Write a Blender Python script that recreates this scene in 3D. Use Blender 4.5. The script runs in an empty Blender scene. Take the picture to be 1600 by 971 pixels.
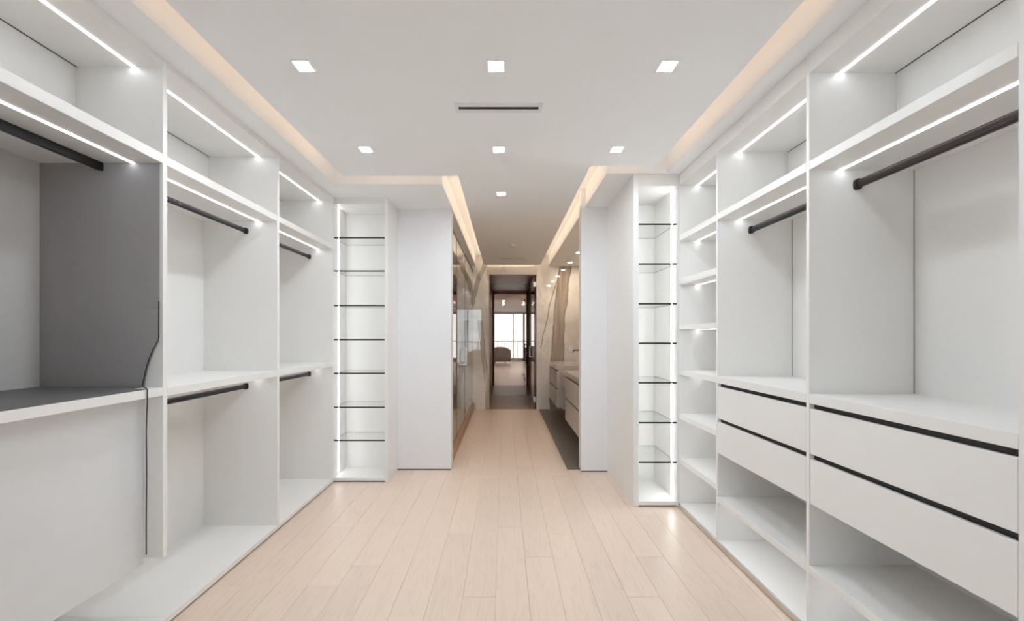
import bpy, bmesh, math, random
from mathutils import Vector
random.seed(7)
scene = bpy.context.scene
C = scene.collection

# ------------------------------------------------------------------ camera
F = 620.0                       # focal length in pixels of the 1600 px wide frame
VX, VY = 788.0, 525.0           # vanishing point
EYE = 1.45
cam_data = bpy.data.cameras.new('camera')
cam_data.sensor_fit = 'HORIZONTAL'
cam_data.sensor_width = 36.0
cam_data.lens = 36.0 * F / 1600.0
cam_data.shift_x = (800.0 - VX) / 1600.0
cam_data.shift_y = (VY - 485.5) / 1600.0
cam_data.clip_start = 0.02
cam = bpy.data.objects.new('camera', cam_data)
cam.location = (0, 0, EYE)
cam.rotation_euler = (math.pi / 2, 0, 0)
C.objects.link(cam)
scene.camera = cam

# ------------------------------------------------------------------ sky, exposure
world = bpy.data.worlds.new('sky')
scene.world = world
world.use_nodes = True
bg = world.node_tree.nodes['Background']
bg.inputs['Color'].default_value = (0.86, 0.93, 1.0, 1)
bg.inputs['Strength'].default_value = 3.2
vs = scene.view_settings
vs.view_transform = 'Standard'
vs.look = 'None'
vs.gamma = 1.0
vs.use_curve_mapping = False
vs.exposure = 0.03
scene.cycles.diffuse_bounces = 8

LED_POWER = 8.6        # shelf strips
DOWN_POWER = 325.0      # ceiling downlights
COVE_POWER = 7.0       # warm cove
WARM_POWER = 300.0      # warm vanity downlights

# ------------------------------------------------------------------ materials
def mat(name, col, rough=0.5, spec=0.5, metal=0.0, noise=0.0, nscale=8.0, coat=0.0):
    m = bpy.data.materials.new(name)
    m.use_nodes = True
    nt = m.node_tree
    b = nt.nodes['Principled BSDF']
    b.inputs['Base Color'].default_value = (*col, 1)
    b.inputs['Roughness'].default_value = rough
    b.inputs['Metallic'].default_value = metal
    b.inputs['Specular IOR Level'].default_value = spec
    b.inputs['Coat Weight'].default_value = coat
    if noise > 0:
        tc = nt.nodes.new('ShaderNodeTexCoord')
        n = nt.nodes.new('ShaderNodeTexNoise')
        n.inputs['Scale'].default_value = nscale
        n.inputs['Detail'].default_value = 4
        nt.links.new(tc.outputs['Object'], n.inputs['Vector'])
        mr = nt.nodes.new('ShaderNodeMapRange')
        mr.inputs['To Min'].default_value = 1 - noise
        mr.inputs['To Max'].default_value = 1 + noise
        nt.links.new(n.outputs['Fac'], mr.inputs['Value'])
        mx = nt.nodes.new('ShaderNodeVectorMath')
        mx.operation = 'SCALE'
        mx.inputs[0].default_value = col
        nt.links.new(mr.outputs['Result'], mx.inputs['Scale'])
        nt.links.new(mx.outputs['Vector'], b.inputs['Base Color'])
    return m

def emit(name, col, strength):
    m = bpy.data.materials.new(name)
    m.use_nodes = True
    nt = m.node_tree
    nt.nodes.remove(nt.nodes['Principled BSDF'])
    e = nt.nodes.new('ShaderNodeEmission')
    e.inputs['Color'].default_value = (*col, 1)
    e.inputs['Strength'].default_value = strength
    nt.links.new(e.outputs['Emission'], nt.nodes['Material Output'].inputs['Surface'])
    return m

def glass(name, tint, lo=0.04, hi=0.9, power=4.0):
    """clear pane: lets light straight through, mirrors more at grazing angles"""
    m = bpy.data.materials.new(name)
    m.use_nodes = True
    nt = m.node_tree
    nt.nodes.remove(nt.nodes['Principled BSDF'])
    t = nt.nodes.new('ShaderNodeBsdfTransparent')
    t.inputs['Color'].default_value = (*tint, 1)
    g = nt.nodes.new('ShaderNodeBsdfGlossy')
    g.inputs['Roughness'].default_value = 0.01
    lw = nt.nodes.new('ShaderNodeLayerWeight')
    lw.inputs['Blend'].default_value = 0.5
    p = nt.nodes.new('ShaderNodeMath'); p.operation = 'POWER'
    p.inputs[1].default_value = power
    mr = nt.nodes.new('ShaderNodeMapRange')
    mr.inputs['To Min'].default_value = lo
    mr.inputs['To Max'].default_value = hi
    nt.links.new(lw.outputs['Facing'], p.inputs[0])
    nt.links.new(p.outputs[0], mr.inputs['Value'])
    mix = nt.nodes.new('ShaderNodeMixShader')
    nt.links.new(mr.outputs['Result'], mix.inputs['Fac'])
    nt.links.new(t.outputs[0], mix.inputs[1])
    nt.links.new(g.outputs[0], mix.inputs[2])
    nt.links.new(mix.outputs[0], nt.nodes['Material Output'].inputs['Surface'])
    return m

def plank_mat():
    m = bpy.data.materials.new('pale_oak')
    m.use_nodes = True
    nt = m.node_tree; L = nt.links.new
    b = nt.nodes['Principled BSDF']
    b.inputs['Roughness'].default_value = 0.33
    b.inputs['Specular IOR Level'].default_value = 0.4
    tc = nt.nodes.new('ShaderNodeTexCoord')
    oi = nt.nodes.new('ShaderNodeObjectInfo')
    add = nt.nodes.new('ShaderNodeVectorMath'); add.operation = 'ADD'
    sc = nt.nodes.new('ShaderNodeVectorMath'); sc.operation = 'SCALE'
    sc.inputs[0].default_value = (13.0, 37.0, 5.0)
    L(oi.outputs['Random'], sc.inputs['Scale'])
    L(tc.outputs['Object'], add.inputs[0]); L(sc.outputs['Vector'], add.inputs[1])
    mp = nt.nodes.new('ShaderNodeMapping')
    mp.inputs['Scale'].default_value = (9.0, 0.9, 9.0)
    L(add.outputs['Vector'], mp.inputs['Vector'])
    n1 = nt.nodes.new('ShaderNodeTexNoise')
    n1.inputs['Scale'].default_value = 1.2; n1.inputs['Detail'].default_value = 3
    L(mp.outputs['Vector'], n1.inputs['Vector'])
    ring = nt.nodes.new('ShaderNodeMath'); ring.operation = 'MULTIPLY'; ring.inputs[1].default_value = 60.0
    L(n1.outputs['Fac'], ring.inputs[0])
    sn = nt.nodes.new('ShaderNodeMath'); sn.operation = 'SINE'; L(ring.outputs[0], sn.inputs[0])
    mp2 = nt.nodes.new('ShaderNodeMapping')
    mp2.inputs['Scale'].default_value = (160.0, 4.0, 160.0)
    L(add.outputs['Vector'], mp2.inputs['Vector'])
    n2 = nt.nodes.new('ShaderNodeTexNoise'); n2.inputs['Scale'].default_value = 1.0
    L(mp2.outputs['Vector'], n2.inputs['Vector'])
    mr1 = nt.nodes.new('ShaderNodeMapRange')
    mr1.inputs['From Min'].default_value = 0.2
    mr1.inputs['To Min'].default_value = 0.0; mr1.inputs['To Max'].default_value = 0.045
    L(sn.outputs[0], mr1.inputs['Value'])
    mr2 = nt.nodes.new('ShaderNodeMapRange')
    mr2.inputs['To Min'].default_value = -0.03; mr2.inputs['To Max'].default_value = 0.03
    L(n2.outputs['Fac'], mr2.inputs['Value'])
    mr3 = nt.nodes.new('ShaderNodeMapRange')
    mr3.inputs['To Min'].default_value = 0.965; mr3.inputs['To Max'].default_value = 1.03
    L(oi.outputs['Random'], mr3.inputs['Value'])
    s1 = nt.nodes.new('ShaderNodeMath'); s1.operation = 'SUBTRACT'; L(mr3.outputs[0], s1.inputs[0]); L(mr1.outputs[0], s1.inputs[1])
    s2 = nt.nodes.new('ShaderNodeMath'); s2.operation = 'ADD'; L(s1.outputs[0], s2.inputs[0]); L(mr2.outputs[0], s2.inputs[1])
    v = nt.nodes.new('ShaderNodeVectorMath'); v.operation = 'SCALE'
    v.inputs[0].default_value = (0.78, 0.625, 0.515)
    L(s2.outputs[0], v.inputs['Scale'])
    L(v.outputs['Vector'], b.inputs['Base Color'])
    return m

def marble_mat(name, veins, base=(0.86, 0.83, 0.80), axis='X', rough=0.04):
    """polished slab; veins = (position at z 0, slope, bend, half width, edge colour, fill colour, z from, z to)"""
    m = bpy.data.materials.new(name)
    m.use_nodes = True
    nt = m.node_tree; L = nt.links.new
    b = nt.nodes['Principled BSDF']
    b.inputs['Roughness'].default_value = rough
    b.inputs['Specular IOR Level'].default_value = 0.9
    b.inputs['Coat Weight'].default_value = 1.0
    b.inputs['Coat IOR'].default_value = 2.0
    b.inputs['Coat Roughness'].default_value = 0.02
    geo = nt.nodes.new('ShaderNodeNewGeometry')
    sep = nt.nodes.new('ShaderNodeSeparateXYZ'); L(geo.outputs['Position'], sep.inputs[0])
    u, z = sep.outputs[axis], sep.outputs['Z']
    def mth(op, a, c=None):
        n = nt.nodes.new('ShaderNodeMath'); n.operation = op
        for i, q in enumerate((a, c)):
            if q is None: continue
            if isinstance(q, (int, float)): n.inputs[i].default_value = q
            else: L(q, n.inputs[i])
        return n.outputs[0]
    ns = nt.nodes.new('ShaderNodeTexNoise'); ns.inputs['Scale'].default_value = 2.2; ns.inputs['Detail'].default_value = 5
    L(geo.outputs['Position'], ns.inputs['Vector'])
    wob = mth('MULTIPLY', mth('SUBTRACT', ns.outputs['Fac'], 0.5), 0.12)
    # soft background clouds and hairline veins
    n0 = nt.nodes.new('ShaderNodeTexNoise'); n0.inputs['Scale'].default_value = 1.3; n0.inputs['Detail'].default_value = 6
    n0.inputs['Distortion'].default_value = 1.6
    L(geo.outputs['Position'], n0.inputs['Vector'])
    cr = nt.nodes.new('ShaderNodeValToRGB')
    e = cr.color_ramp.elements
    e[0].position = 0.36; e[0].color = (base[0] * 0.82, base[1] * 0.80, base[2] * 0.77, 1)
    e[1].position = 0.56; e[1].color = (*base, 1)
    k = cr.color_ramp.elements.new(0.495); k.color = (*base, 1)
    k = cr.color_ramp.elements.new(0.503); k.color = (base[0] * .78, base[1] * .73, base[2] * .68, 1)
    k = cr.color_ramp.elements.new(0.511); k.color = (*base, 1)
    L(n0.outputs['Fac'], cr.inputs['Fac'])
    col = cr.outputs['Color']
    for (p0, sl, bend, hw, ec, fc, za, zb) in veins:
        zz = mth('MULTIPLY', z, z)
        centre = mth('ADD', mth('ADD', mth('MULTIPLY', z, sl), mth('MULTIPLY', zz, bend)), mth('ADD', wob, p0))
        d = mth('DIVIDE', mth('ABSOLUTE', mth('SUBTRACT', u, centre)), hw)
        rp = nt.nodes.new('ShaderNodeValToRGB')
        q = rp.color_ramp.elements
        q[0].position = 0.0; q[0].color = (0.75,) * 3 + (1,)
        q[1].position = 1.0; q[1].color = (0, 0, 0, 1)
        w = rp.color_ramp.elements.new(0.80); w.color = (0.70,) * 3 + (1,)
        w = rp.color_ramp.elements.new(0.92); w.color = (0.9,) * 3 + (1,)
        L(d, rp.inputs['Fac'])
        ce = nt.nodes.new('ShaderNodeValToRGB')
        q = ce.color_ramp.elements
        q[0].position = 0.1; q[0].color = (*fc, 1)
        q[1].position = 0.9; q[1].color = (*ec, 1)
        w = ce.color_ramp.elements.new(0.6); w.color = (*fc, 1)
        L(d, ce.inputs['Fac'])
        mp = nt.nodes.new('ShaderNodeMapping'); mp.inputs['Scale'].default_value = (22.0, 22.0, 0.9)
        L(geo.outputs['Position'], mp.inputs['Vector'])
        sk = nt.nodes.new('ShaderNodeTexNoise'); sk.inputs['Scale'].default_value = 1.0; sk.inputs['Detail'].default_value = 4
        L(mp.outputs['Vector'], sk.inputs['Vector'])
        sr = nt.nodes.new('ShaderNodeMapRange')
        sr.inputs['From Min'].default_value = 0.35; sr.inputs['From Max'].default_value = 0.65
        sr.inputs['To Min'].default_value = 0.30; sr.inputs['To Max'].default_value = 1.25
        L(sk.outputs['Fac'], sr.inputs['Value'])
        sv = nt.nodes.new('ShaderNodeVectorMath'); sv.operation = 'SCALE'
        L(ce.outputs['Color'], sv.inputs[0]); L(sr.outputs['Result'], sv.inputs['Scale'])
        inz = mth('MULTIPLY', mth('GREATER_THAN', z, za), mth('LESS_THAN', z, zb))
        fac = mth('MULTIPLY', rp.outputs['Color'], inz)
        mix = nt.nodes.new('ShaderNodeMixRGB')
        L(fac, mix.inputs['Fac']); L(col, mix.inputs['Color1']); L(sv.outputs['Vector'], mix.inputs['Color2'])
        col = mix.outputs['Color']
    L(col, b.inputs['Base Color'])
    return m

def chipped_mat():
    """black rod finish flaked to white over its near half"""
    m = mat('chipped_black', (0.012, 0.012, 0.013), 0.35)
    nt = m.node_tree; L = nt.links.new
    b = nt.nodes['Principled BSDF']
    geo = nt.nodes.new('ShaderNodeNewGeometry')
    sep = nt.nodes.new('ShaderNodeSeparateXYZ'); L(geo.outputs['Position'], sep.inputs[0])
    n = nt.nodes.new('ShaderNodeTexNoise'); n.inputs['Scale'].default_value = 55; n.inputs['Detail'].default_value = 4
    L(geo.outputs['Position'], n.inputs['Vector'])
    mr = nt.nodes.new('ShaderNodeMapRange')
    mr.inputs['From Min'].default_value = 2.0; mr.inputs['From Max'].default_value = 2.65
    mr.inputs['To Min'].default_value = 0.57; mr.inputs['To Max'].default_value = 0.80
    L(sep.outputs['Y'], mr.inputs['Value'])
    g = nt.nodes.new('ShaderNodeMath'); g.operation = 'GREATER_THAN'
    L(n.outputs['Fac'], g.inputs[0]); L(mr.outputs['Result'], g.inputs[1])
    mix = nt.nodes.new('ShaderNodeMixRGB')
    mix.inputs['Color1'].default_value = (0.012, 0.012, 0.013, 1)
    mix.inputs['Color2'].default_value = (0.6, 0.59, 0.57, 1)
    L(g.outputs[0], mix.inputs['Fac']); L(mix.outputs[0], b.inputs['Base Color'])
    return m

M = {
    'wall': mat('white_paint', (0.80, 0.79, 0.80), 0.7, noise=0.01),
    'ceil': mat('ceiling_paint', (0.89, 0.905, 0.915), 0.8, noise=0.01),
    'lam': mat('white_laminate', (0.85, 0.835, 0.815), 0.38, noise=0.012, nscale=30),
    'lamg': mat('pale_grey_laminate', (0.735, 0.745, 0.755), 0.5, noise=0.03, nscale=14),
    'side_shade': mat('dark_grey_shading', (0.37, 0.355, 0.36), 0.55, noise=0.05, nscale=6),  # dark shading of the bay side, put into the colour
    'mid': mat('mid_grey_shading', (0.68, 0.665, 0.65), 0.55, noise=0.03, nscale=6),  # bay back, with the shading put into the grey
    'mat': mat('charcoal_shading', (0.14, 0.134, 0.134), 0.45, noise=0.05),  # dark shading of the counter top, put into the colour
    'black': mat('black_metal', (0.010, 0.010, 0.011), 0.35),
    'bronze': mat('dark_bronze_metal', (0.035, 0.022, 0.020), 0.32, metal=0.3),
    'chip': chipped_mat(),
    'gap': mat('black_channel', (0.008, 0.008, 0.009), 0.4),
    'shadow': mat('dark_plinth', (0.03, 0.03, 0.03), 0.7),
    'oak': plank_mat(),
    'sub': mat('underlay', (0.28, 0.20, 0.15), 0.9),
    'strip_wood': mat('oak_shoe', (0.50, 0.39, 0.30), 0.5, noise=0.08, nscale=20),
    'led': emit('led_white', (0.90, 0.955, 1.0), LED_POWER),
    'ledt': emit('led_white_tower', (0.95, 0.98, 1.0), LED_POWER * 1.4),
    'ledt2': emit('led_white_deep_tower', (0.95, 0.98, 1.0), LED_POWER * 3.2),
    'down': emit('downlight_lens', (0.83, 0.925, 1.0), DOWN_POWER),
    'downwarm': emit('warm_downlight_lens', (1.0, 0.83, 0.63), WARM_POWER),
    'cove': emit('cove_warm', (1.0, 0.70, 0.49), COVE_POWER),
    'covehall': emit('cove_warm_hall', (1.0, 0.74, 0.52), COVE_POWER * 1.6),
    'glass': glass('clear_glass', (0.99, 0.995, 0.992), 0.02, 0.22, 5),
    'shower': glass('shower_glass', (0.80, 0.78, 0.75), 0.10, 0.95, 2.0),
    'window': glass('window_glass', (0.95, 0.98, 0.98), 0.03, 0.4, 5),
    'greyedge': mat('grey_glass_edge', (0.35, 0.36, 0.36), 0.2),
    'chrome': mat('chrome', (0.9, 0.9, 0.9), 0.12, metal=1.0),
    'white_metal': mat('white_satin_metal', (0.95, 0.95, 0.95), 0.3),
    'brass': mat('brass', (0.75, 0.55, 0.28), 0.25, metal=1.0),
    'mirror': mat('bronze_mirror', (0.56, 0.45, 0.39), 0.02, metal=1.0),
    'brown': mat('brown_panel', (0.42, 0.26, 0.20), 0.35, noise=0.1, nscale=5),
    'taupe': mat('taupe_floor_shade', (0.20, 0.165, 0.14), 0.45, noise=0.06, nscale=5),  # floor colour with the vanity-side shadow put in
    'wood_dark': mat('brown_oak', (0.42, 0.24, 0.15), 0.4, noise=0.15, nscale=9),
    'vanity': mat('greige_lacquer', (0.52, 0.47, 0.42), 0.4, noise=0.01),
    'stone': mat('grey_stone', (0.50, 0.46, 0.43), 0.15, noise=0.25, nscale=9),
    'curtain': mat('grey_brown_curtain', (0.16, 0.14, 0.13), 0.9),
    'frame': mat('window_frame', (0.20, 0.21, 0.22), 0.4),
    'fabric': mat('taupe_fabric', (0.34, 0.29, 0.26), 0.9, noise=0.08, nscale=60),
    'concrete': mat('balcony_concrete', (0.5, 0.5, 0.5), 0.8, noise=0.08),
}
br, tan = (0.11, 0.06, 0.032), (0.33, 0.21, 0.125)
M['marble_end'] = marble_mat('polished_marble_end', [
    (1.02, -0.02, 0.032, 0.125, br, tan, 0.0, 3.0),
    (0.60, 0.02, 0.062, 0.012, br, tan, 1.2, 2.75),
    (-1.35, 0.335, 0.0, 0.045, (0.20, 0.14, 0.09), (0.42, 0.36, 0.29), 1.9, 3.0),
    (-0.30, -0.10, 0.0, 0.05, (0.25, 0.18, 0.13), (0.45, 0.38, 0.31), 0.0, 1.75)])
M['marble_side'] = marble_mat('polished_marble_side', [
    (5.2, 0.35, 0.0, 0.10, br, tan, 0.0, 3.0),
    (6.9, -0.25, 0.0, 0.06, br, tan, 0.0, 3.0)], axis='Y')
M['marble_top'] = marble_mat('polished_marble_top', [], base=(0.78, 0.70, 0.62))

# ------------------------------------------------------------------ helpers
WP = {}          # world position of every object's origin
def link(o, parent, pos):
    C.objects.link(o)
    pos = Vector(pos)
    WP[o.name] = pos
    if parent is not None:
        o.parent = parent
        o.location = pos - WP[parent.name]
    else:
        o.location = pos
    return o

def tag(o, label=None, cat=None, group=None, kind=None):
    if label: o['label'] = label
    if cat: o['category'] = cat
    if group: o['group'] = group
    if kind: o['kind'] = kind
    return o

def thing(name, pos, label, cat, group=None):
    o = bpy.data.objects.new(name, None)
    o.empty_display_size = 0.1
    link(o, None, pos)
    return tag(o, label, cat, group)

def from_bm(name, bm, m, parent, pos, smooth=False):
    me = bpy.data.meshes.new(name)
    bmesh.ops.recalc_face_normals(bm, faces=bm.faces)
    bm.to_mesh(me); bm.free()
    me.materials.append(M[m] if isinstance(m, str) else m)
    if smooth:
        for p in me.polygons: p.use_smooth = True
    return link(bpy.data.objects.new(name, me), parent, pos)

def bm_box(bm, x0, x1, y0, y1, z0, z1, bev=0.0):
    vs_ = [bm.verts.new((x, y, z)) for x in (x0, x1) for y in (y0, y1) for z in (z0, z1)]
    idx = [(0, 1, 3, 2), (4, 6, 7, 5), (0, 4, 5, 1), (2, 3, 7, 6), (0, 2, 6, 4), (1, 5, 7, 3)]
    fs = [bm.faces.new([vs_[i] for i in f]) for f in idx]
    if bev > 0:
        es = list({e for f in fs for e in f.edges})
        bmesh.ops.bevel(bm, geom=es, offset=bev, segments=1, affect='EDGES', profile=0.5)

def box(name, x0, x1, y0, y1, z0, z1, m, parent=None, bev=0.0012):
    x0, x1 = sorted((x0, x1)); y0, y1 = sorted((y0, y1)); z0, z1 = sorted((z0, z1))
    c = ((x0 + x1) / 2, (y0 + y1) / 2, z0)
    bm = bmesh.new()
    b = min(bev, 0.3 * min(x1 - x0, y1 - y0, z1 - z0))
    bm_box(bm, x0 - c[0], x1 - c[0], y0 - c[1], y1 - c[1], 0, z1 - z0, b)
    return from_bm(name, bm, m, parent, c)

def boxes(name, lst, m, parent=None, bev=0.0):
    """several boxes that are one continuous piece"""
    c = Vector((lst[0][0], lst[0][2], lst[0][4]))
    bm = bmesh.new()
    for (x0, x1, y0, y1, z0, z1) in lst:
        bm_box(bm, x0 - c.x, x1 - c.x, y0 - c.y, y1 - c.y, z0 - c.z, z1 - c.z, bev)
    return from_bm(name, bm, m, parent, c)

def prism_y(name, pts, y0, y1, m, parent=None):
    """outline in x,z pushed along y"""
    c = Vector((pts[0][0], y0, pts[0][1]))
    bm = bmesh.new()
    a = [bm.verts.new((x - c.x, 0, z - c.z)) for x, z in pts]
    b = [bm.verts.new((x - c.x, y1 - y0, z - c.z)) for x, z in pts]
    bm.faces.new(a); bm.faces.new(b[::-1])
    n = len(pts)
    for i in range(n):
        bm.faces.new((a[i], b[i], b[(i + 1) % n], a[(i + 1) % n]))
    return from_bm(name, bm, m, parent, c)

def tube(name, pts, r, m, parent=None, seg=8):
    c = Vector(pts[0])
    P = [Vector(p) - c for p in pts]
    bm = bmesh.new()
    rings = []
    for i, p in enumerate(P):
        d = (P[min(i + 1, len(P) - 1)] - P[max(i - 1, 0)]).normalized()
        up = Vector((0, 0, 1)) if abs(d.z) < 0.9 else Vector((1, 0, 0))
        s = d.cross(up).normalized(); t = s.cross(d).normalized()
        rings.append([bm.verts.new(p + r * (math.cos(2 * math.pi * k / seg) * s + math.sin(2 * math.pi * k / seg) * t)) for k in range(seg)])
    for a, b in zip(rings, rings[1:]):
        for k in range(seg):
            bm.faces.new((a[k], a[(k + 1) % seg], b[(k + 1) % seg], b[k]))
    bm.faces.new(rings[0]); bm.faces.new(rings[-1][::-1])
    return from_bm(name, bm, m, parent, c, True)

def oval_bar(name, x, z, y0, y1, hx, hz, m, parent):
    """flat-oval wardrobe tube running along y"""
    pts = []
    for k in range(20):
        a = 2 * math.pi * k / 20
        cx, sx = math.cos(a), math.sin(a)
        pts.append((x + hx * math.copysign(abs(cx) ** 0.7, cx), z + hz * math.copysign(abs(sx) ** 0.7, sx)))
    return prism_y(name, pts, y0, y1, m, parent)

def rod(parent, x, z, y0, y1, m='black', hx=0.009, hz=0.0165):
    r = oval_bar('hanging_rod', x, z, y0 + 0.004, y1 - 0.004, hx, hz, m, parent)
    for a, b in ((y0 + 0.0005, y0 + 0.018), (y1 - 0.018, y1 - 0.0005)):
        oval_bar('rod_bracket', x, z, a, b, hx + 0.006, hz + 0.006, 'black' if m != 'bronze' else 'bronze', r)
    return r

def led(parent, x, y0, y1, z, w=0.016):
    return box('light_strip', x - w / 2, x + w / 2, y0 + 0.002, y1 - 0.002, z - 0.0025, z + 0.004, 'led', parent, 0)

# ------------------------------------------------------------------ setting
XWL, XWR = -2.34, 2.06          # side walls behind the cabinets
YB = -3.0                       # window wall behind the camera
YE = 7.82                       # marble end wall
ZS = 2.82                       # soffit and ceiling panel
ZT = 3.02                       # top of the cove slot
HLX, HRX = -0.573, 0.817        # hall opening

fl = box('floor', XWL, XWR, YB, 4.35, -0.06, -0.012, 'sub', bev=0)
tag(fl, 'pale oak plank floor running through the dressing room into the hall', 'floor', kind='structure')
PW, P0 = 0.1825, -0.048
meshes = {}
def plank(x0, x1, y0, y1):
    key = (round(x1 - x0, 4), round(y1 - y0, 3))
    if key not in meshes:
        bm = bmesh.new()
        bm_box(bm, -(x1 - x0) / 2 + .0005, (x1 - x0) / 2 - .0005, -(y1 - y0) / 2 + .0005, (y1 - y0) / 2 - .0005, -0.012, 0, 0.0006)
        me = bpy.data.meshes.new('plank'); bm.to_mesh(me); bm.free(); me.materials.append(M['oak'])
        meshes[key] = me
    o = bpy.data.objects.new('plank', meshes[key])
    link(o, fl, ((x0 + x1) / 2, (y0 + y1) / 2, 0))
k = math.floor((XWL - P0) / PW)
while P0 + k * PW < XWR:
    a, b = max(P0 + k * PW, XWL), min(P0 + (k + 1) * PW, XWR)
    in_hall = a > -0.62 and b < 0.70
    ymax = YE if in_hall else 4.30
    if not in_hall and a < -0.62 < b: a2 = -0.62
    y = YB
    first = random.choice((0.5, 0.9, 1.3, 1.7))
    while y < ymax - 0.01:
        ln = first if y == YB else random.choice((1.5, 1.8, 2.1))
        y2 = min(y + ln, ymax)
        if ymax - y2 < 0.3: y2 = ymax
        plank(a, b, y, y2)
        y = y2
    k += 1
# left-over slivers at both hall edges
lo = P0 + math.ceil((-0.62 - P0) / PW) * PW
hi = P0 + math.floor((0.70 - P0) / PW) * PW
for (a, b) in ((-0.62, lo), (hi, 0.67)):
    if b - a > 0.01:
        plank(a, b, 4.30, 6.1); plank(a, b, 6.1, YE)
box('underlay', -0.62, 0.67, 4.35, YE, -0.06, -0.012, 'sub', fl, 0)
box('shaded_floor', 0.671, 1.55, 4.34, YE, -0.06, -0.001, 'taupe', fl, 0)['label'] = 'floor by the vanity with its shade painted in dark taupe'  # shadow beside the vanity, painted as a darker floor strip
box('vestibule_floor', -0.45, 0.85, YE, 9.70, -0.06, -0.001, 'wood_dark', fl, 0)['label'] = 'brown wood floor beyond the doorway'
box('shower_floor', -1.62, -0.621, 4.40, YE, -0.06, 0.0, 'marble_side', fl, 0)

def wall(name, x0, x1, y0, y1, z0, z1, m, label):
    o = box(name, x0, x1, y0, y1, z0, z1, m, bev=0.001)
    return tag(o, label, 'wall', kind='structure')
wall('wall_left', XWL - 0.1, XWL, YB, 4.28, -0.06, ZT, 'wall', 'white painted wall behind the hanging bays')
wall('wall_right', XWR, XWR + 0.1, YB, 4.22, -0.06, ZT, 'wall', 'white painted wall behind the drawer bays')
w = wall('wall_hall_left', XWL - 0.1, HLX, 4.28, 4.42, 0.012, ZT, 'wall', 'white wall stub beside the shallow glass-shelf tower')
box('shadow_gap', XWL, HLX - 0.008, 4.288, 4.412, 0.0, 0.012, 'shadow', w, 0)
w = wall('wall_hall_right', HRX, XWR + 0.1, 4.22, 4.34, 0.012, ZT, 'wall', 'white wall stub beside the deep glass-shelf tower')
box('shadow_gap', HRX + 0.008, XWR, 4.228, 4.332, 0.0, 0.012, 'shadow', w, 0)
wall('wall_shower', -1.72, -1.62, 4.42, YE, -0.06, ZT, 'marble_side', 'marble wall at the back of the shower')
wall('wall_vanity', 1.55, 1.65, 4.34, YE, -0.06, ZT, 'marble_top', 'warm stone wall behind the vanity')
# end wall with door opening
DX0, DX1, DZ = -0.303, 0.632, 2.66
o = boxes('wall_end', [(-1.72, DX0, YE, YE + 0.12, -0.06, ZT), (DX1, 1.65, YE, YE + 0.12, -0.06, ZT), (DX0, DX1, YE, YE + 0.12, DZ, ZT)], 'marble_end')
tag(o, 'polished white marble end wall with brown veins', 'wall', kind='structure')
wall('wall_vestibule_left', -0.45, DX0 - 0.04, YE + 0.12, 9.70, 0, 2.72, 'brown', 'brown panelled wall inside the doorway opposite the open glass door')
wall('wall_vestibule_right', DX1 + 0.06, 0.85, YE + 0.12, 9.70, 0, 2.72, 'brown', 'brown panelled wall inside the doorway behind the open glass door')
wall('wall_vestibule_end', -0.45, 0.85, 9.70, 9.80, -0.06, 2.82, 'mirror', 'bronze mirrored wall closing the vestibule')
o = box('trim_1', -0.45, 0.85, YE + 0.12, 9.70, 2.72, 2.82, 'brown', bev=0)
tag(o, 'brown lowered ceiling of the vestibule', 'ceiling', kind='structure')

# ceiling: slab on top, soffits round the edge, floating panel between, warm strips in the slot
ce = box('ceiling', XWL - 0.1, XWR + 0.1, YB - 0.1, YE + 0.12, ZT, ZT + 0.1, 'ceil', bev=0)
tag(ce, 'pale ceiling with floating centre panel and warm cove light', 'ceiling', kind='structure')
LSX, RSX, HSL, HSR = -1.53, 1.37, -0.562, 0.865
LSY, RSY = 3.584, 3.345
boxes('soffit', [
    (XWL, LSX, YB + 0.25, 4.28, ZS, ZT), (LSX, HSL, LSY, 4.28, ZS, ZT), (-1.62, HSL, 4.42, YE, ZS, ZT),
    (HLX, HSL, 4.28, 4.42, ZS, ZT),
    (RSX, XWR, YB + 0.25, 4.22, ZS, ZT), (HSR, RSX, RSY, 4.22, ZS, ZT), (HSR, 1.55, 4.34, YE, ZS, ZT),
    (XWL, XWR, YB, YB + 0.25, ZS, ZT)], 'ceil', ce)
ILX, IRX, IHL, IHR = -1.385, 1.225, -0.395, 0.695
ILY, IRY, IEY = 3.40, 3.20, 7.65
# floating panel
IYB = YB + 0.40
pts = [(ILX, IYB), (IRX, IYB), (IRX, IRY), (IHR, IRY), (IHR, IEY), (IHL, IEY), (IHL, ILY), (ILX, ILY)]
bm = bmesh.new()
a = [bm.verts.new((x, y, ZS)) for x, y in pts]; b = [bm.verts.new((x, y, ZS + 0.03)) for x, y in pts]
bm.faces.new(a); bm.faces.new(b)
for i in range(8): bm.faces.new((a[i], a[(i + 1) % 8], b[(i + 1) % 8], b[i]))
panel = from_bm('ceiling_panel', bm, 'ceil', ce, (0, 0, 0))
box('hanger', -0.3, 0.3, 0.0, 0.6, ZS + 0.03, ZT, 'ceil', ce, 0)
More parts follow.
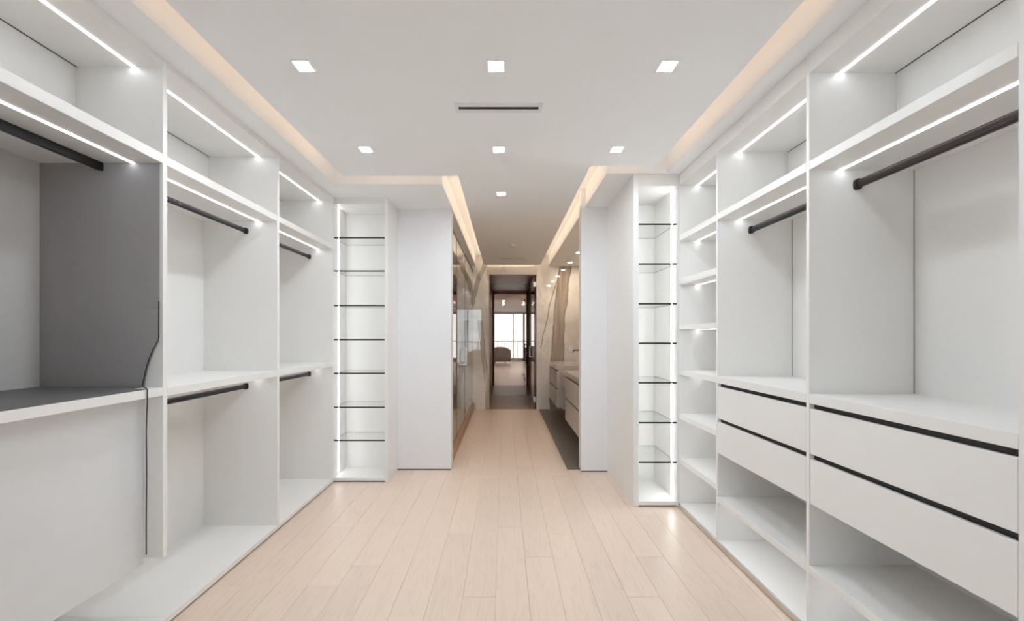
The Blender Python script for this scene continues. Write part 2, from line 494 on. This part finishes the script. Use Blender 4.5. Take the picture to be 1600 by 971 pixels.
# strips lie on top of the panel, set in from its edge
i_ = 0.05
segs = [((ILX + i_, IYB), (ILX + i_, ILY)), ((ILX, ILY - i_), (IHL, ILY - i_)), ((IHL + i_, ILY), (IHL + i_, IEY)),
        ((IHL, IEY - i_), (IHR, IEY - i_)), ((IHR - i_, IRY), (IHR - i_, IEY)), ((IHR, IRY - i_), (IRX, IRY - i_)), ((IRX - i_, IYB), (IRX - i_, IRY))]
for (p, q) in segs:
    x0, x1 = sorted((p[0], q[0])); y0, y1 = sorted((p[1], q[1]))
    if x1 - x0 < 1e-6: x0 -= 0.006; x1 += 0.006; y0 += 0.07; y1 -= 0.07
    else: y0 -= 0.006; y1 += 0.006; x0 += 0.07; x1 -= 0.07
    box('cove_strip', x0, x1, y0, y1, ZS + 0.031, ZS + 0.041, 'covehall' if y1 > 5 else 'cove', ce, 0)

# window wall behind the camera
wl = boxes('wall_window', [(XWL - 0.1, -2.05, YB - 0.12, YB, -0.06, ZT), (1.75, XWR + 0.1, YB - 0.12, YB, -0.06, ZT),
                     (-2.05, 1.75, YB - 0.12, YB, 2.74, ZT), (-2.05, 1.75, YB - 0.12, YB, -0.06, 0.10)], 'wall')
tag(wl, 'white wall around the balcony window', 'wall', kind='structure')
wn = boxes('window_1', [(-2.05, -1.99, YB - 0.09, YB - 0.03, 0.10, 2.74), (1.69, 1.75, YB - 0.09, YB - 0.03, 0.10, 2.74),
                   (-1.99, 1.69, YB - 0.09, YB - 0.03, 0.10, 0.16), (-1.99, 1.69, YB - 0.09, YB - 0.03, 2.68, 2.74)], 'frame')
tag(wn, 'tall dark-framed balcony window reflected in the end wall', 'window', kind='structure')
cuts = [-1.99, -0.75, 0.50, 1.69]
for i in range(3):
    box('pane', cuts[i] + 0.02, cuts[i + 1] - 0.02, YB - 0.066, YB - 0.056, 0.16, 2.68, 'window', wn, 0)
    if i: box('mullion', cuts[i] - 0.03, cuts[i] + 0.03, YB - 0.09, YB - 0.03, 0.16, 2.68, 'frame', wn)

# ------------------------------------------------------------------ left bays
FL = -1.683                      # front plane of the left run
T = 0.026
LYA, LY1, LY2, LY3 = 1.322, 1.969, 2.956, 3.908
LLED = -1.827
BASE = 0.043

def base_of(u, x0, x1, y0, y1, front_neg):
    box('base', x0, x1, y0, y1, 0.013, BASE, 'lam', u)
    if front_neg: box('plinth', x0, x1 - 0.02, y0, y1, 0.0, 0.013, 'shadow', u, 0)
    else: box('plinth', x0 + 0.02, x1, y0, y1, 0.0, 0.013, 'shadow', u, 0)

# bay with dark shading put into its side, back and counter colours
u = thing('hanging_bay', (-2.0, 1.64, 0), 'white closet bay with dark shading painted inside above a plain grey panel', 'closet bay')
bl1, bu1 = -2.286, -2.11
box('side_panel', bl1, FL, LYA - T, LYA, BASE, ZS, 'lam', u)
base_of(u, bl1, FL, LYA - T, LY1 + T / 2, True)
box('divider', bl1, FL, LY1 - T / 2, LY1 + T / 2, 0.355, ZS, 'lam', u)
y0, y1 = LYA, LY1 - T / 2
box('back_panel', bl1 - 0.018, bl1, LYA - T, LY1 + T / 2, 0.007, 2.301, 'mid', u)
box('upper_back_panel', bl1 - 0.018, bu1, y0, y1, 2.349, 2.777, 'lam', u)
box('shadow_joint', bu1 + 0.0005, bu1 + 0.004, y0, y1, 2.7745, 2.777, 'gap', u, 0)
box('top_panel', bl1, FL, y0, y1, 2.777, ZS, 'lam', u)
box('shelf', bl1 - 0.018, FL, y0, y1, 2.301, 2.349, 'lam', u)
led(u, LLED, y0, y1, 2.777); led(u, LLED, y0, y1, 2.301)
box('counter', bl1, FL, y0, y1, 1.155, 1.196, 'lam', u)
o = box('counter_shading', bl1, FL - 0.001, y0, LY1 - 0.10, 1.196, 1.1995, 'mat', u); o['label'] = 'charcoal sheet standing for dark shading on the counter'
# dark sheet painting the shading on the divider, curved cut near the front
curve = [(-1.772, 1.1995), (-1.768, 1.23), (-1.757, 1.28), (-1.742, 1.33), (-1.722, 1.38), (-1.700, 1.42)]
o = prism_y('side_shading', [(bl1, 1.1965)] + [(-1.772, 1.1965)] + curve[1:] + [(-1.697, 2.300), (bl1, 2.300)], y1 - 0.004, y1, 'side_shade', u)
o['label'] = 'dark grey sheet of painted shading with curved front corner'
o = prism_y('counter_shading_corner', [(bl1, 1.196), (-1.772, 1.196), (-1.772, 1.1995), (bl1, 1.1995)], LY1 - 0.10, y1 - 0.004, 'mat', u)  # rest of the painted counter shading, up to the divider
box('lower_panel', FL - 0.113, FL - 0.095, y0, y1, 0.325, 1.155, 'lamg', u)['label'] = 'plain pale grey panel'
# flat dark rail tight under the shelf
r = box('hanging_rail', -1.995, -1.972, y0, y1, 2.262, 2.3005, 'black', u)
box('rail_lip', -1.999, -1.995, y0, y1 - 0.03, 2.262, 2.268, 'lamg', r, 0)

cb = tube('cable', [(-1.694, 1.945, 1.62), (-1.694, 1.945, 1.44)] + [(x, 1.945, z + 0.004) for x, z in reversed(curve[1:])] +
          [(-1.770, 1.94, 1.206), (-1.73, 1.90, 1.2035), (-1.690, 1.872, 1.203), (-1.6785, 1.866, 1.196), (-1.6785, 1.866, 1.15),
           (-1.684, 1.866, 1.0), (-1.682, 1.866, 0.8), (-1.684, 1.866, 0.6), (-1.684, 1.866, 0.42)], 0.0024, 'black', None, 6)
tag(cb, 'thin black cable draped over the counter edge and hanging down', 'cable')

def left_bay(ya, yb, bl, bu, label, rodm, thick=True):
    u = thing('hanging_bay', ((FL + bl) / 2, (ya + yb) / 2, 0), label, 'closet bay', 'double hanging bays of the left run')
    y0, y1 = ya + T / 2, yb - T / 2
    box('divider', bl, FL, yb - T / 2, yb + T / 2, BASE, ZS, 'lam', u)
    base_of(u, bl, FL, y0, yb + T / 2, True)
    box('back_panel', bl - 0.018, bl, y0, yb + T / 2, 0.007, 2.300, 'lam', u)
    box('upper_back_panel', bl - 0.018, bu, y0, y1, 2.345, 2.780, 'lam', u)
    box('shadow_joint', bu + 0.0005, bu + 0.004, y0, y1, 2.7775, 2.780, 'gap', u, 0)
    box('top_panel', bl, FL, y0, y1, 2.780, ZS, 'lam', u)
    box('shelf', bl - 0.018, FL, y0, y1, 2.300, 2.345, 'lam', u)
    box('counter', bl, FL, y0, y1, 1.148, 1.192, 'lam', u)
    for z in (2.780, 2.300, 1.148): led(u, LLED, y0, y1, z)
    rod(u, -1.912, 2.226, y0, y1, rodm); rod(u, -1.912, 1.076, y0, y1)
    return u
left_bay(LY1, LY2, -2.232, -2.193, 'white double hanging bay whose upper black rod is flecked with white', 'chip')
left_bay(LY2, LY3, -2.232, -2.193, 'white double hanging bay next to the shallow glass-shelf tower', 'black')

# ------------------------------------------------------------------ glass-shelf towers
def glass_shelf(u, x0, x1, y0, y1, z, side):
    g = box('glass_shelf', x0, x1, y0 + 0.004, y1, z - 0.008, z, 'glass', u, 0)
    box('front_edge', x0, x1, y0, y0 + 0.004, z - 0.0115, z + 0.0015, 'gap', g, 0)
    box('rear_edge', x0, x1, y1 - 0.003, y1 - 0.0005, z - 0.0045, z - 0.0015, 'greyedge', g, 0)
    xs = x1 - 0.003 if side > 0 else x0 + 0.0005
    box('side_edge', xs, xs + 0.0025, y0 + 0.004, y1, z - 0.0045, z - 0.0015, 'greyedge', g, 0)

def vled(u, x, y, z0, z1, s):
    box('light_strip', x - 0.003 if s > 0 else x - 0.003, x + 0.003, y - 0.008, y + 0.008, z0, z1, 'ledt' if s > 0 else 'ledt2', u, 0)

TY, TB = 3.93, 4.278
u = thing('display_tower', (-1.41, 4.1, 0), 'shallow white tower with seven glass shelves beside the hanging rods', 'shelf tower')
tx0, tx1 = -1.695, -1.153
box('side_panel', tx0 - 0.02, tx0, TY - 0.005, TB, 0, ZS, 'lam', u)
box('side_panel', tx1 - 0.032, tx1, TY, TB, 0, ZS, 'lam', u)
box('back_panel', tx0, tx1 - 0.032, TB - 0.018, TB, 0, ZS, 'lam', u)
box('top_panel', tx0, tx1 - 0.032, TY, TB - 0.018, 2.756, ZS, 'lam', u)
box('base', tx0, tx1 - 0.032, TY, TB - 0.018, 0.012, 0.042, 'lam', u)
box('plinth', tx0, tx1 - 0.032, TY + 0.01, TB - 0.018, 0.0, 0.012, 'shadow', u, 0)
for z in (2.426, 2.097, 1.754, 1.418, 1.082, 0.746, 0.417):
    glass_shelf(u, tx0, tx1 - 0.032, TY, TB - 0.02, z, -1)
vled(u, tx0 + 0.002, TY + 0.125, 0.06, 2.75, 1)

RY, RB = 3.36, 4.218
u = thing('display_tower', (1.28, 3.8, 0), 'deep white tower with seven glass shelves beside the open white shelves', 'shelf tower')
rx0, rx1 = 1.095, 1.478
box('side_panel', rx0, rx0 + 0.043, RY, RB, 0, ZS, 'lam', u)
box('side_panel', rx1 - 0.018, rx1, RY, RB, 0, ZS, 'lam', u)
box('back_panel', rx0 + 0.043, rx1 - 0.018, 3.862, 3.88, 0, ZS, 'lam', u)
box('top_panel', rx0 + 0.043, rx1 - 0.018, RY, 3.862, 2.72, ZS, 'lam', u)
box('base', rx0 + 0.043, rx1 - 0.018, RY, 3.862, 0.012, 0.046, 'lam', u)
box('plinth', rx0 + 0.043, rx1 - 0.018, RY + 0.01, 3.862, 0.0, 0.012, 'shadow', u, 0)
for z in (2.400, 2.064, 1.726, 1.390, 1.056, 0.718, 0.382):
    glass_shelf(u, rx0 + 0.043, rx1 - 0.018, RY, 3.86, z, 1)
vled(u, rx1 - 0.020, RY + 0.095, 0.06, 2.715, -1)

# ------------------------------------------------------------------ right bays
FR = 1.483
RT = 0.02
RYA, RY1, RY2, RY3 = 1.135, 1.94, 2.77, 3.36
RLED = 1.636
RTOP, RSB, RST = 2.729, 2.257, 2.300
def drawer(u, y0, y1, z0, z1, bk):
    d = box('drawer', FR + 0.002, FR + 0.022, y0 + 0.002, y1 - 0.002, z0, z1, 'lam', u, 0.0015)
    boxes('drawer_box', [(FR + 0.022, bk - 0.05, y0 + 0.02, y0 + 0.034, z0 + 0.01, z1 - 0.05), (FR + 0.022, bk - 0.05, y1 - 0.034, y1 - 0.02, z0 + 0.01, z1 - 0.05),
                         (FR + 0.022, bk - 0.05, y0 + 0.034, y1 - 0.034, z0 + 0.01, z0 + 0.02)], 'lamg', d)
    c = box('pull_channel', FR + 0.024, FR + 0.04, y0 + 0.001, y1 - 0.001, z1 - 0.02, z1 + 0.0265, 'gap', d, 0)
    return d
def right_bay(ya, yb, bk, bku, label, rodm, first=False):
    u = thing('drawer_bay', ((FR + bk) / 2, (ya + yb) / 2, 0), label, 'closet bay', 'drawer bays of the right run')
    y0, y1 = ya + RT / 2, yb - RT / 2
    if first: box('side_panel', FR, bk, ya - RT / 2, ya + RT / 2, BASE, ZS, 'lam', u)
    box('divider', FR, bk, yb - RT / 2, yb + RT / 2, BASE - 0.015, ZS, 'lam', u)
    box('base', FR, bk, y0 - (RT if first else 0), yb + RT / 2, 0.0, BASE - 0.015, 'lam', u)
    box('back_panel', bk, bk + 0.018, y0, yb + RT / 2, 0.0, RSB, 'lam', u)
    box('upper_back_panel', bku, bk + 0.018, y0, y1, RST, RTOP, 'lam', u)
    box('shadow_joint', bku - 0.004, bku - 0.0005, y0, y1, RTOP - 0.0025, RTOP, 'gap', u, 0)
    box('corner_joint', bk - 0.003, bk - 0.0003, y1 - 0.003, y1 - 0.0003, 1.168, RSB, 'greyedge', u, 0)
    box('top_panel', FR, bk, y0, y1, RTOP, ZS, 'lam', u)
    box('shelf', FR, bk + 0.018, y0, y1, RSB, RST, 'lam', u)
    led(u, RLED, y0, y1, RTOP); led(u, RLED, y0, y1, RSB)
    rod(u, 1.712, 2.184, y0, y1, rodm, 0.011, 0.020)
    box('counter', FR, bk, y0, y1, 1.121, 1.168, 'lam', u)
    drawer(u, y0, y1, 0.877, 1.096, bk)
    drawer(u, y0, y1, 0.633, 0.851, bk)
    box('lower_shelf', FR, bk, y0, y1, 0.292, 0.333, 'lam', u)
    led(u, RLED, y0, y1, 0.292)
    return u
right_bay(RYA, RY1, 1.993, 1.905, 'white drawer bay with wide drawers and dark bronze hanging rod', 'bronze', True)
right_bay(RY1, RY2, 2.003, 1.974, 'white drawer bay with black hanging rod next to the open shelves', 'black')

u = thing('shelf_bay', (1.74, 3.06, 0), 'narrow white bay of open shelves with a light under each', 'closet bay')
bk = 2.003
y0, y1 = RY2 + RT / 2, RY3 - 0.001
box('base', FR, bk, y0, y1, 0.0, BASE - 0.010, 'lam', u)
box('back_panel', bk, bk + 0.018, y0, y1, 0.0, ZS, 'lam', u)
box('end_panel', FR - 0.004, bk, y1, y1 + 0.018, BASE - 0.01, ZS, 'lam', u)
box('top_panel', FR, bk, y0, y1, 2.724, ZS, 'lam', u)
led(u, RLED, y0, y1, 2.724)
for (zb, zt) in ((2.254, 2.300), (1.880, 1.927), (1.504, 1.541), (1.122, 1.165), (0.748, 0.790), (0.373, 0.415)):
    box('shelf', FR, bk, y0, y1, zb, zt, 'lam', u)
    led(u, RLED, y0, y1, zb)
o = box('baseboard_right', FR - 0.022, FR - 0.001, RYA, RY3 - 0.002, 0.0, 0.014, 'strip_wood', bev=0.002)
tag(o, 'thin oak shoe strip along the foot of the drawer bays', 'baseboard', kind='structure')

# ------------------------------------------------------------------ ceiling fittings
def square_frame(bm, cx, cy, z0, z1, ro, ri):
    bm_box(bm, cx - ro, cx + ro, cy - ro, cy - ri, z0, z1); bm_box(bm, cx - ro, cx + ro, cy + ri, cy + ro, z0, z1)
    bm_box(bm, cx - ro, cx - ri, cy - ri, cy + ri, z0, z1); bm_box(bm, cx + ri, cx + ro, cy - ri, cy + ri, z0, z1)
def downlight(x, y, label, group, lens='down', s=0.038, warm=False):
    u = thing('recessed_downlight', (x, y, ZS), label, 'downlight', group)
    bm = bmesh.new(); square_frame(bm, 0, 0, -0.004, 0.0, s + 0.010, s)
    from_bm('trim_frame', bm, 'ceil', u, (x, y, ZS))
    box('lens', x - s, x + s, y - s, y + s, ZS - 0.003, ZS - 0.0005, lens, u, 0)
spots = (('on the hanging-rod side', -1.018), ('in line with the ceiling vent', -0.041), ('on the drawer side', 0.826))
for where, x in spots:
    downlight(x, 2.013, 'square downlight ' + where + ', on the dressing-room side of the vent', 'square ceiling downlights')
for where, x in spots:
    downlight(x, 2.914, 'square downlight ' + where + ', on the hall side of the vent', 'square ceiling downlights')
downlight(-0.03, 3.826, 'single square downlight at the mouth of the hall', 'square ceiling downlights')
for y, where in ((4.80, 'behind the wall stub'), (5.66, 'over the desk section'), (6.53, 'second from the marble end wall'), (7.39, 'next to the marble end wall')):
    downlight(1.225, y, 'warm square downlight above the vanity, ' + where, 'warm downlights above the vanity', 'downwarm', 0.035)

for y, where in ((5.2, 'above the shower door'), (6.9, 'above the fixed shower glass')):
    downlight(-1.15, y, 'warm square downlight in the shower soffit, ' + where, 'warm downlights above the shower', 'downwarm', 0.035)

u = thing('air_vent', (-0.035, 2.38, ZS), 'white linear slot vent with black opening between the downlight rows', 'vent')
bm = bmesh.new()
for (a, b, c, d) in ((-0.262, 0.262, -0.047, -0.016), (-0.262, 0.262, 0.012, 0.047), (-0.262, -0.240, -0.016, 0.012), (0.240, 0.262, -0.016, 0.012)):
    bm_box(bm, a, b, c, d, -0.006, 0)
from_bm('frame', bm, 'wall', u, (-0.035, 2.38, ZS))
box('slot', -0.275, 0.205, 2.364, 2.392, ZS - 0.004, ZS - 0.0005, 'gap', u, 0)
u = thing('air_vent', (0.145, 7.0, ZS), 'thin grey slot vent in the hall ceiling before the marble wall', 'vent')
box('frame', -0.10, 0.39, 6.96, 7.04, ZS - 0.004, ZS, 'ceil', u, 0)
box('slot', -0.09, 0.38, 6.985, 7.015, ZS - 0.006, ZS - 0.004, 'frame', u, 0)
bm = bmesh.new()
bmesh.ops.create_cone(bm, cap_ends=True, segments=24, radius1=0.045, radius2=0.055, depth=0.025)
o = from_bm('smoke_detector', bm, 'wall', None, (0.115, 5.98, ZS - 0.0125))
tag(o, 'small round white smoke detector on the hall ceiling', 'smoke detector')

# ------------------------------------------------------------------ shower enclosure
GX = -0.62
u = thing('shower_enclosure', (GX, 6.0, 0), 'frameless glass shower screen on a brown curb along the hall', 'shower screen')
box('curb', GX - 0.05, GX + 0.03, 4.43, YE - 0.002, 0.0, 0.13, 'wood_dark', u, 0.004)
for (a, b) in ((4.43, 5.10), (5.11, 6.20), (6.21, YE - 0.003)):
    box('glass_panel', GX - 0.005, GX + 0.005, a, b, 0.13, 2.70, 'shower', u, 0)
for y in (5.105, 6.205):
    box('seal_strip', GX - 0.007, GX + 0.007, y - 0.005, y + 0.005, 0.13, 2.74, 'bronze', u, 0)
box('top_rail', GX - 0.012, GX + 0.012, 4.43, YE - 0.003, 2.70, 2.74, 'bronze', u)
for (y, z) in ((5.16, 0.42), (5.16, 2.2), (6.25, 0.24), (7.45, 0.24)):
    box('hinge', GX - 0.02, GX + 0.02, y - 0.02, y + 0.02, z, z + 0.09, 'brass', u)
def ring_handle(u, xc, yc, z0, z1, hw, m):
    t = 0.012
    boxes('pull_handle', [(xc - hw, xc + hw, yc - t, yc + t, z0, z0 + 2 * t), (xc - hw, xc + hw, yc - t, yc + t, z1 - 2 * t, z1),
                          (xc - hw, xc - hw + 2 * t, yc - t, yc + t, z0 + 2 * t, z1 - 2 * t), (xc + hw - 2 * t, xc + hw, yc - t, yc + t, z0 + 2 * t, z1 - 2 * t)], m, u)
ring_handle(u, GX, 5.90, 1.01, 1.26, 0.06, 'white_metal')

# open glass door in the doorway
u = thing('glass_door', (0.60, 7.9, 0), 'tinted glass door standing open inside the marble doorway', 'door')
box('glass_leaf', 0.590, 0.600, 7.86, 8.74, 0.012, 2.62, 'shower', u, 0)
box('pivot', 0.585, 0.605, 7.86, 7.90, 0.0, 0.012, 'black', u, 0)
ring_handle(u, 0.595, 8.62, 0.98, 1.23, 0.055, 'white_metal')
for z in (0.14, 2.42):
    box('hinge', 0.575, 0.631, 7.85, 7.91, z, z + 0.10, 'chrome', u)
o = boxes('door_1', [(DX0, DX0 + 0.012, YE + 0.005, YE + 0.115, 0, DZ), (DX1 - 0.001, DX1, YE + 0.005, YE + 0.115, 0, DZ), (DX0 + 0.012, DX1 - 0.001, YE + 0.005, YE + 0.115, DZ - 0.012, DZ)], 'brown')
tag(o, 'brown lining of the marble doorway', 'door frame', kind='structure')

# ------------------------------------------------------------------ vanity
VF, VW = 0.85, 1.548
def vanity_unit(y0, y1, label):
    u = thing('vanity_cabinet', (1.2, (y0 + y1) / 2, 0.28), label, 'cabinet', 'wall-hung vanity cabinets')
    box('body', VF + 0.02, VW, y0, y1, 0.28, 0.90, 'vanity', u)
    for (z0, z1) in ((0.285, 0.575), (0.60, 0.872)):
        d = box('drawer', VF, VF + 0.019, y0 + 0.002, y1 - 0.002, z0, z1, 'vanity', u)
        box('pull_channel', VF + 0.0185, VF + 0.0199, y0 + 0.002, y1 - 0.002, z1 - 0.002, z1 + 0.024, 'gap', d, 0)
    box('stone_top', VF - 0.01, VW, y0 - 0.005, y1 + 0.005, 0.90, 0.967, 'stone', u, 0.002)
    return u
vanity_unit(4.36, 5.55, 'greige two-drawer vanity beside the white wall stub')
vanity_unit(6.43, 7.50, 'greige two-drawer vanity against the marble end wall')
u = thing('vanity_desk', (1.2, 6.0, 0.66), 'greige desk section hung between the two vanity cabinets', 'desk')
box('apron_drawer', VF + 0.06, VF + 0.08, 5.557, 6.423, 0.66, 0.83, 'vanity', u)
box('body', VF + 0.08, VW, 5.557, 6.423, 0.68, 0.83, 'vanity', u)
box('stone_top', VF + 0.05, VW, 5.557, 6.423, 0.83, 0.88, 'stone', u)
u = thing('wall_faucet', (1.50, 6.9, 1.17), 'black wall-mounted faucet above the far vanity', 'faucet')
tube('spout', [(1.549, 6.9, 1.20), (1.22, 6.9, 1.20), (1.20, 6.9, 1.19), (1.20, 6.9, 1.165)], 0.012, 'black', u)
tube('lever', [(1.549, 7.02, 1.20), (1.47, 7.02, 1.20)], 0.014, 'black', u)
u = thing('wall_outlet', (1.32, YE, 1.13), 'small pale outlet plate on the veined marble', 'outlet')
box('plate', 1.28, 1.37, YE - 0.006, YE, 1.13, 1.26, 'wall', u)
for z in (1.155, 1.205):
    box('socket', 1.305, 1.345, YE - 0.0075, YE - 0.006, z, z + 0.03, 'lamg', u, 0)

# ------------------------------------------------------------------ behind the camera, seen in the polished end wall
def curtain(x0, x1, label):
    n = 40
    bm = bmesh.new(); prev = None
    for i in range(n + 1):
        x = (x1 - x0) * i / n; y = 0.035 * math.sin(i * 1.25)
        a = bm.verts.new((x, y, 0)); b = bm.verts.new((x, y, 2.70))
        if prev: bm.faces.new((prev[0], a, b, prev[1]))
        prev = (a, b)
    r = bmesh.ops.solidify(bm, geom=bm.faces[:], thickness=0.006)
    o = from_bm('curtain', bm, 'curtain', None, (x0, YB + 0.11, 0.02), True)
    tag(o, label, 'curtain')
curtain(-1.05, -0.55, 'gathered grey-brown curtain reflected behind the armchair')
curtain(1.05, 1.45, 'gathered grey-brown curtain reflected away from the armchair')
u = thing('armchair', (-0.22, -1.5, 0), 'taupe barrel-back armchair reflected in the dark doorway', 'armchair')
bm = bmesh.new()
n = 28; rin, rout = 0.42, 0.55
prof = []
for i in range(n + 1):
    a = math.radians(-20 + 220 * i / n)       # open towards the window
    h = 0.62 + 0.26 * math.sin(math.pi * i / n)
    cx, sy = math.cos(a), math.sin(a)
    prof.append([bm.verts.new(p) for p in ((rout * cx, rout * sy, 0.12), (rout * 1.04 * cx, rout * 1.04 * sy, h * 0.6), (rout * cx, rout * sy, h - 0.03),
                 ((rin + rout) / 2 * cx, (rin + rout) / 2 * sy, h), (rin * cx, rin * sy, h - 0.03), (rin * cx, rin * sy, 0.12))])
for p, q in zip(prof, prof[1:]):
    for j in range(6):
        bm.faces.new((p[j], q[j], q[(j + 1) % 6], p[(j + 1) % 6]))
bm.faces.new(prof[0]); bm.faces.new(prof[-1][::-1])
from_bm('barrel_back', bm, 'fabric', u, (-0.22, -1.5, 0), True)
bm = bmesh.new()
bmesh.ops.create_cone(bm, cap_ends=True, segments=28, radius1=0.415, radius2=0.41, depth=0.30)
bmesh.ops.bevel(bm, geom=[e for e in bm.edges if abs(e.verts[0].co.z - e.verts[1].co.z) < 1e-5 and e.verts[0].co.z > 0], offset=0.03, segments=3, affect='EDGES')
from_bm('seat_cushion', bm, 'fabric', u, (-0.22, -1.5, 0.29), True)
for sx in (-1, 1):
    for sy in (-1, 1):
        tube('leg', [(-0.22 + sx * 0.26, -1.5 + sy * 0.2, 0.145), (-0.22 + sx * 0.28, -1.5 + sy * 0.22, 0.001)], 0.016, 'black', u)
bal = box('balcony_slab', -4.5, 4.5, YB - 1.9, YB - 0.12, -0.20, -0.05, 'concrete', bev=0)
tag(bal, 'grey balcony slab outside the window', 'balcony', kind='structure')
u = thing('balcony_railing', (0, YB - 1.8, -0.05), 'thin grey balcony railing outside the window', 'railing')
box('top_rail', -4.4, 4.4, YB - 1.83, YB - 1.78, 1.10, 1.15, 'frame', u, 0)
box('bottom_rail', -4.4, 4.4, YB - 1.82, YB - 1.79, 0.05, 0.09, 'frame', u, 0)
for i in range(23):
    x = -4.4 + i * 0.4
    box('post', x - 0.012, x + 0.012, YB - 1.82, YB - 1.79, -0.05, 1.10, 'frame', u, 0)
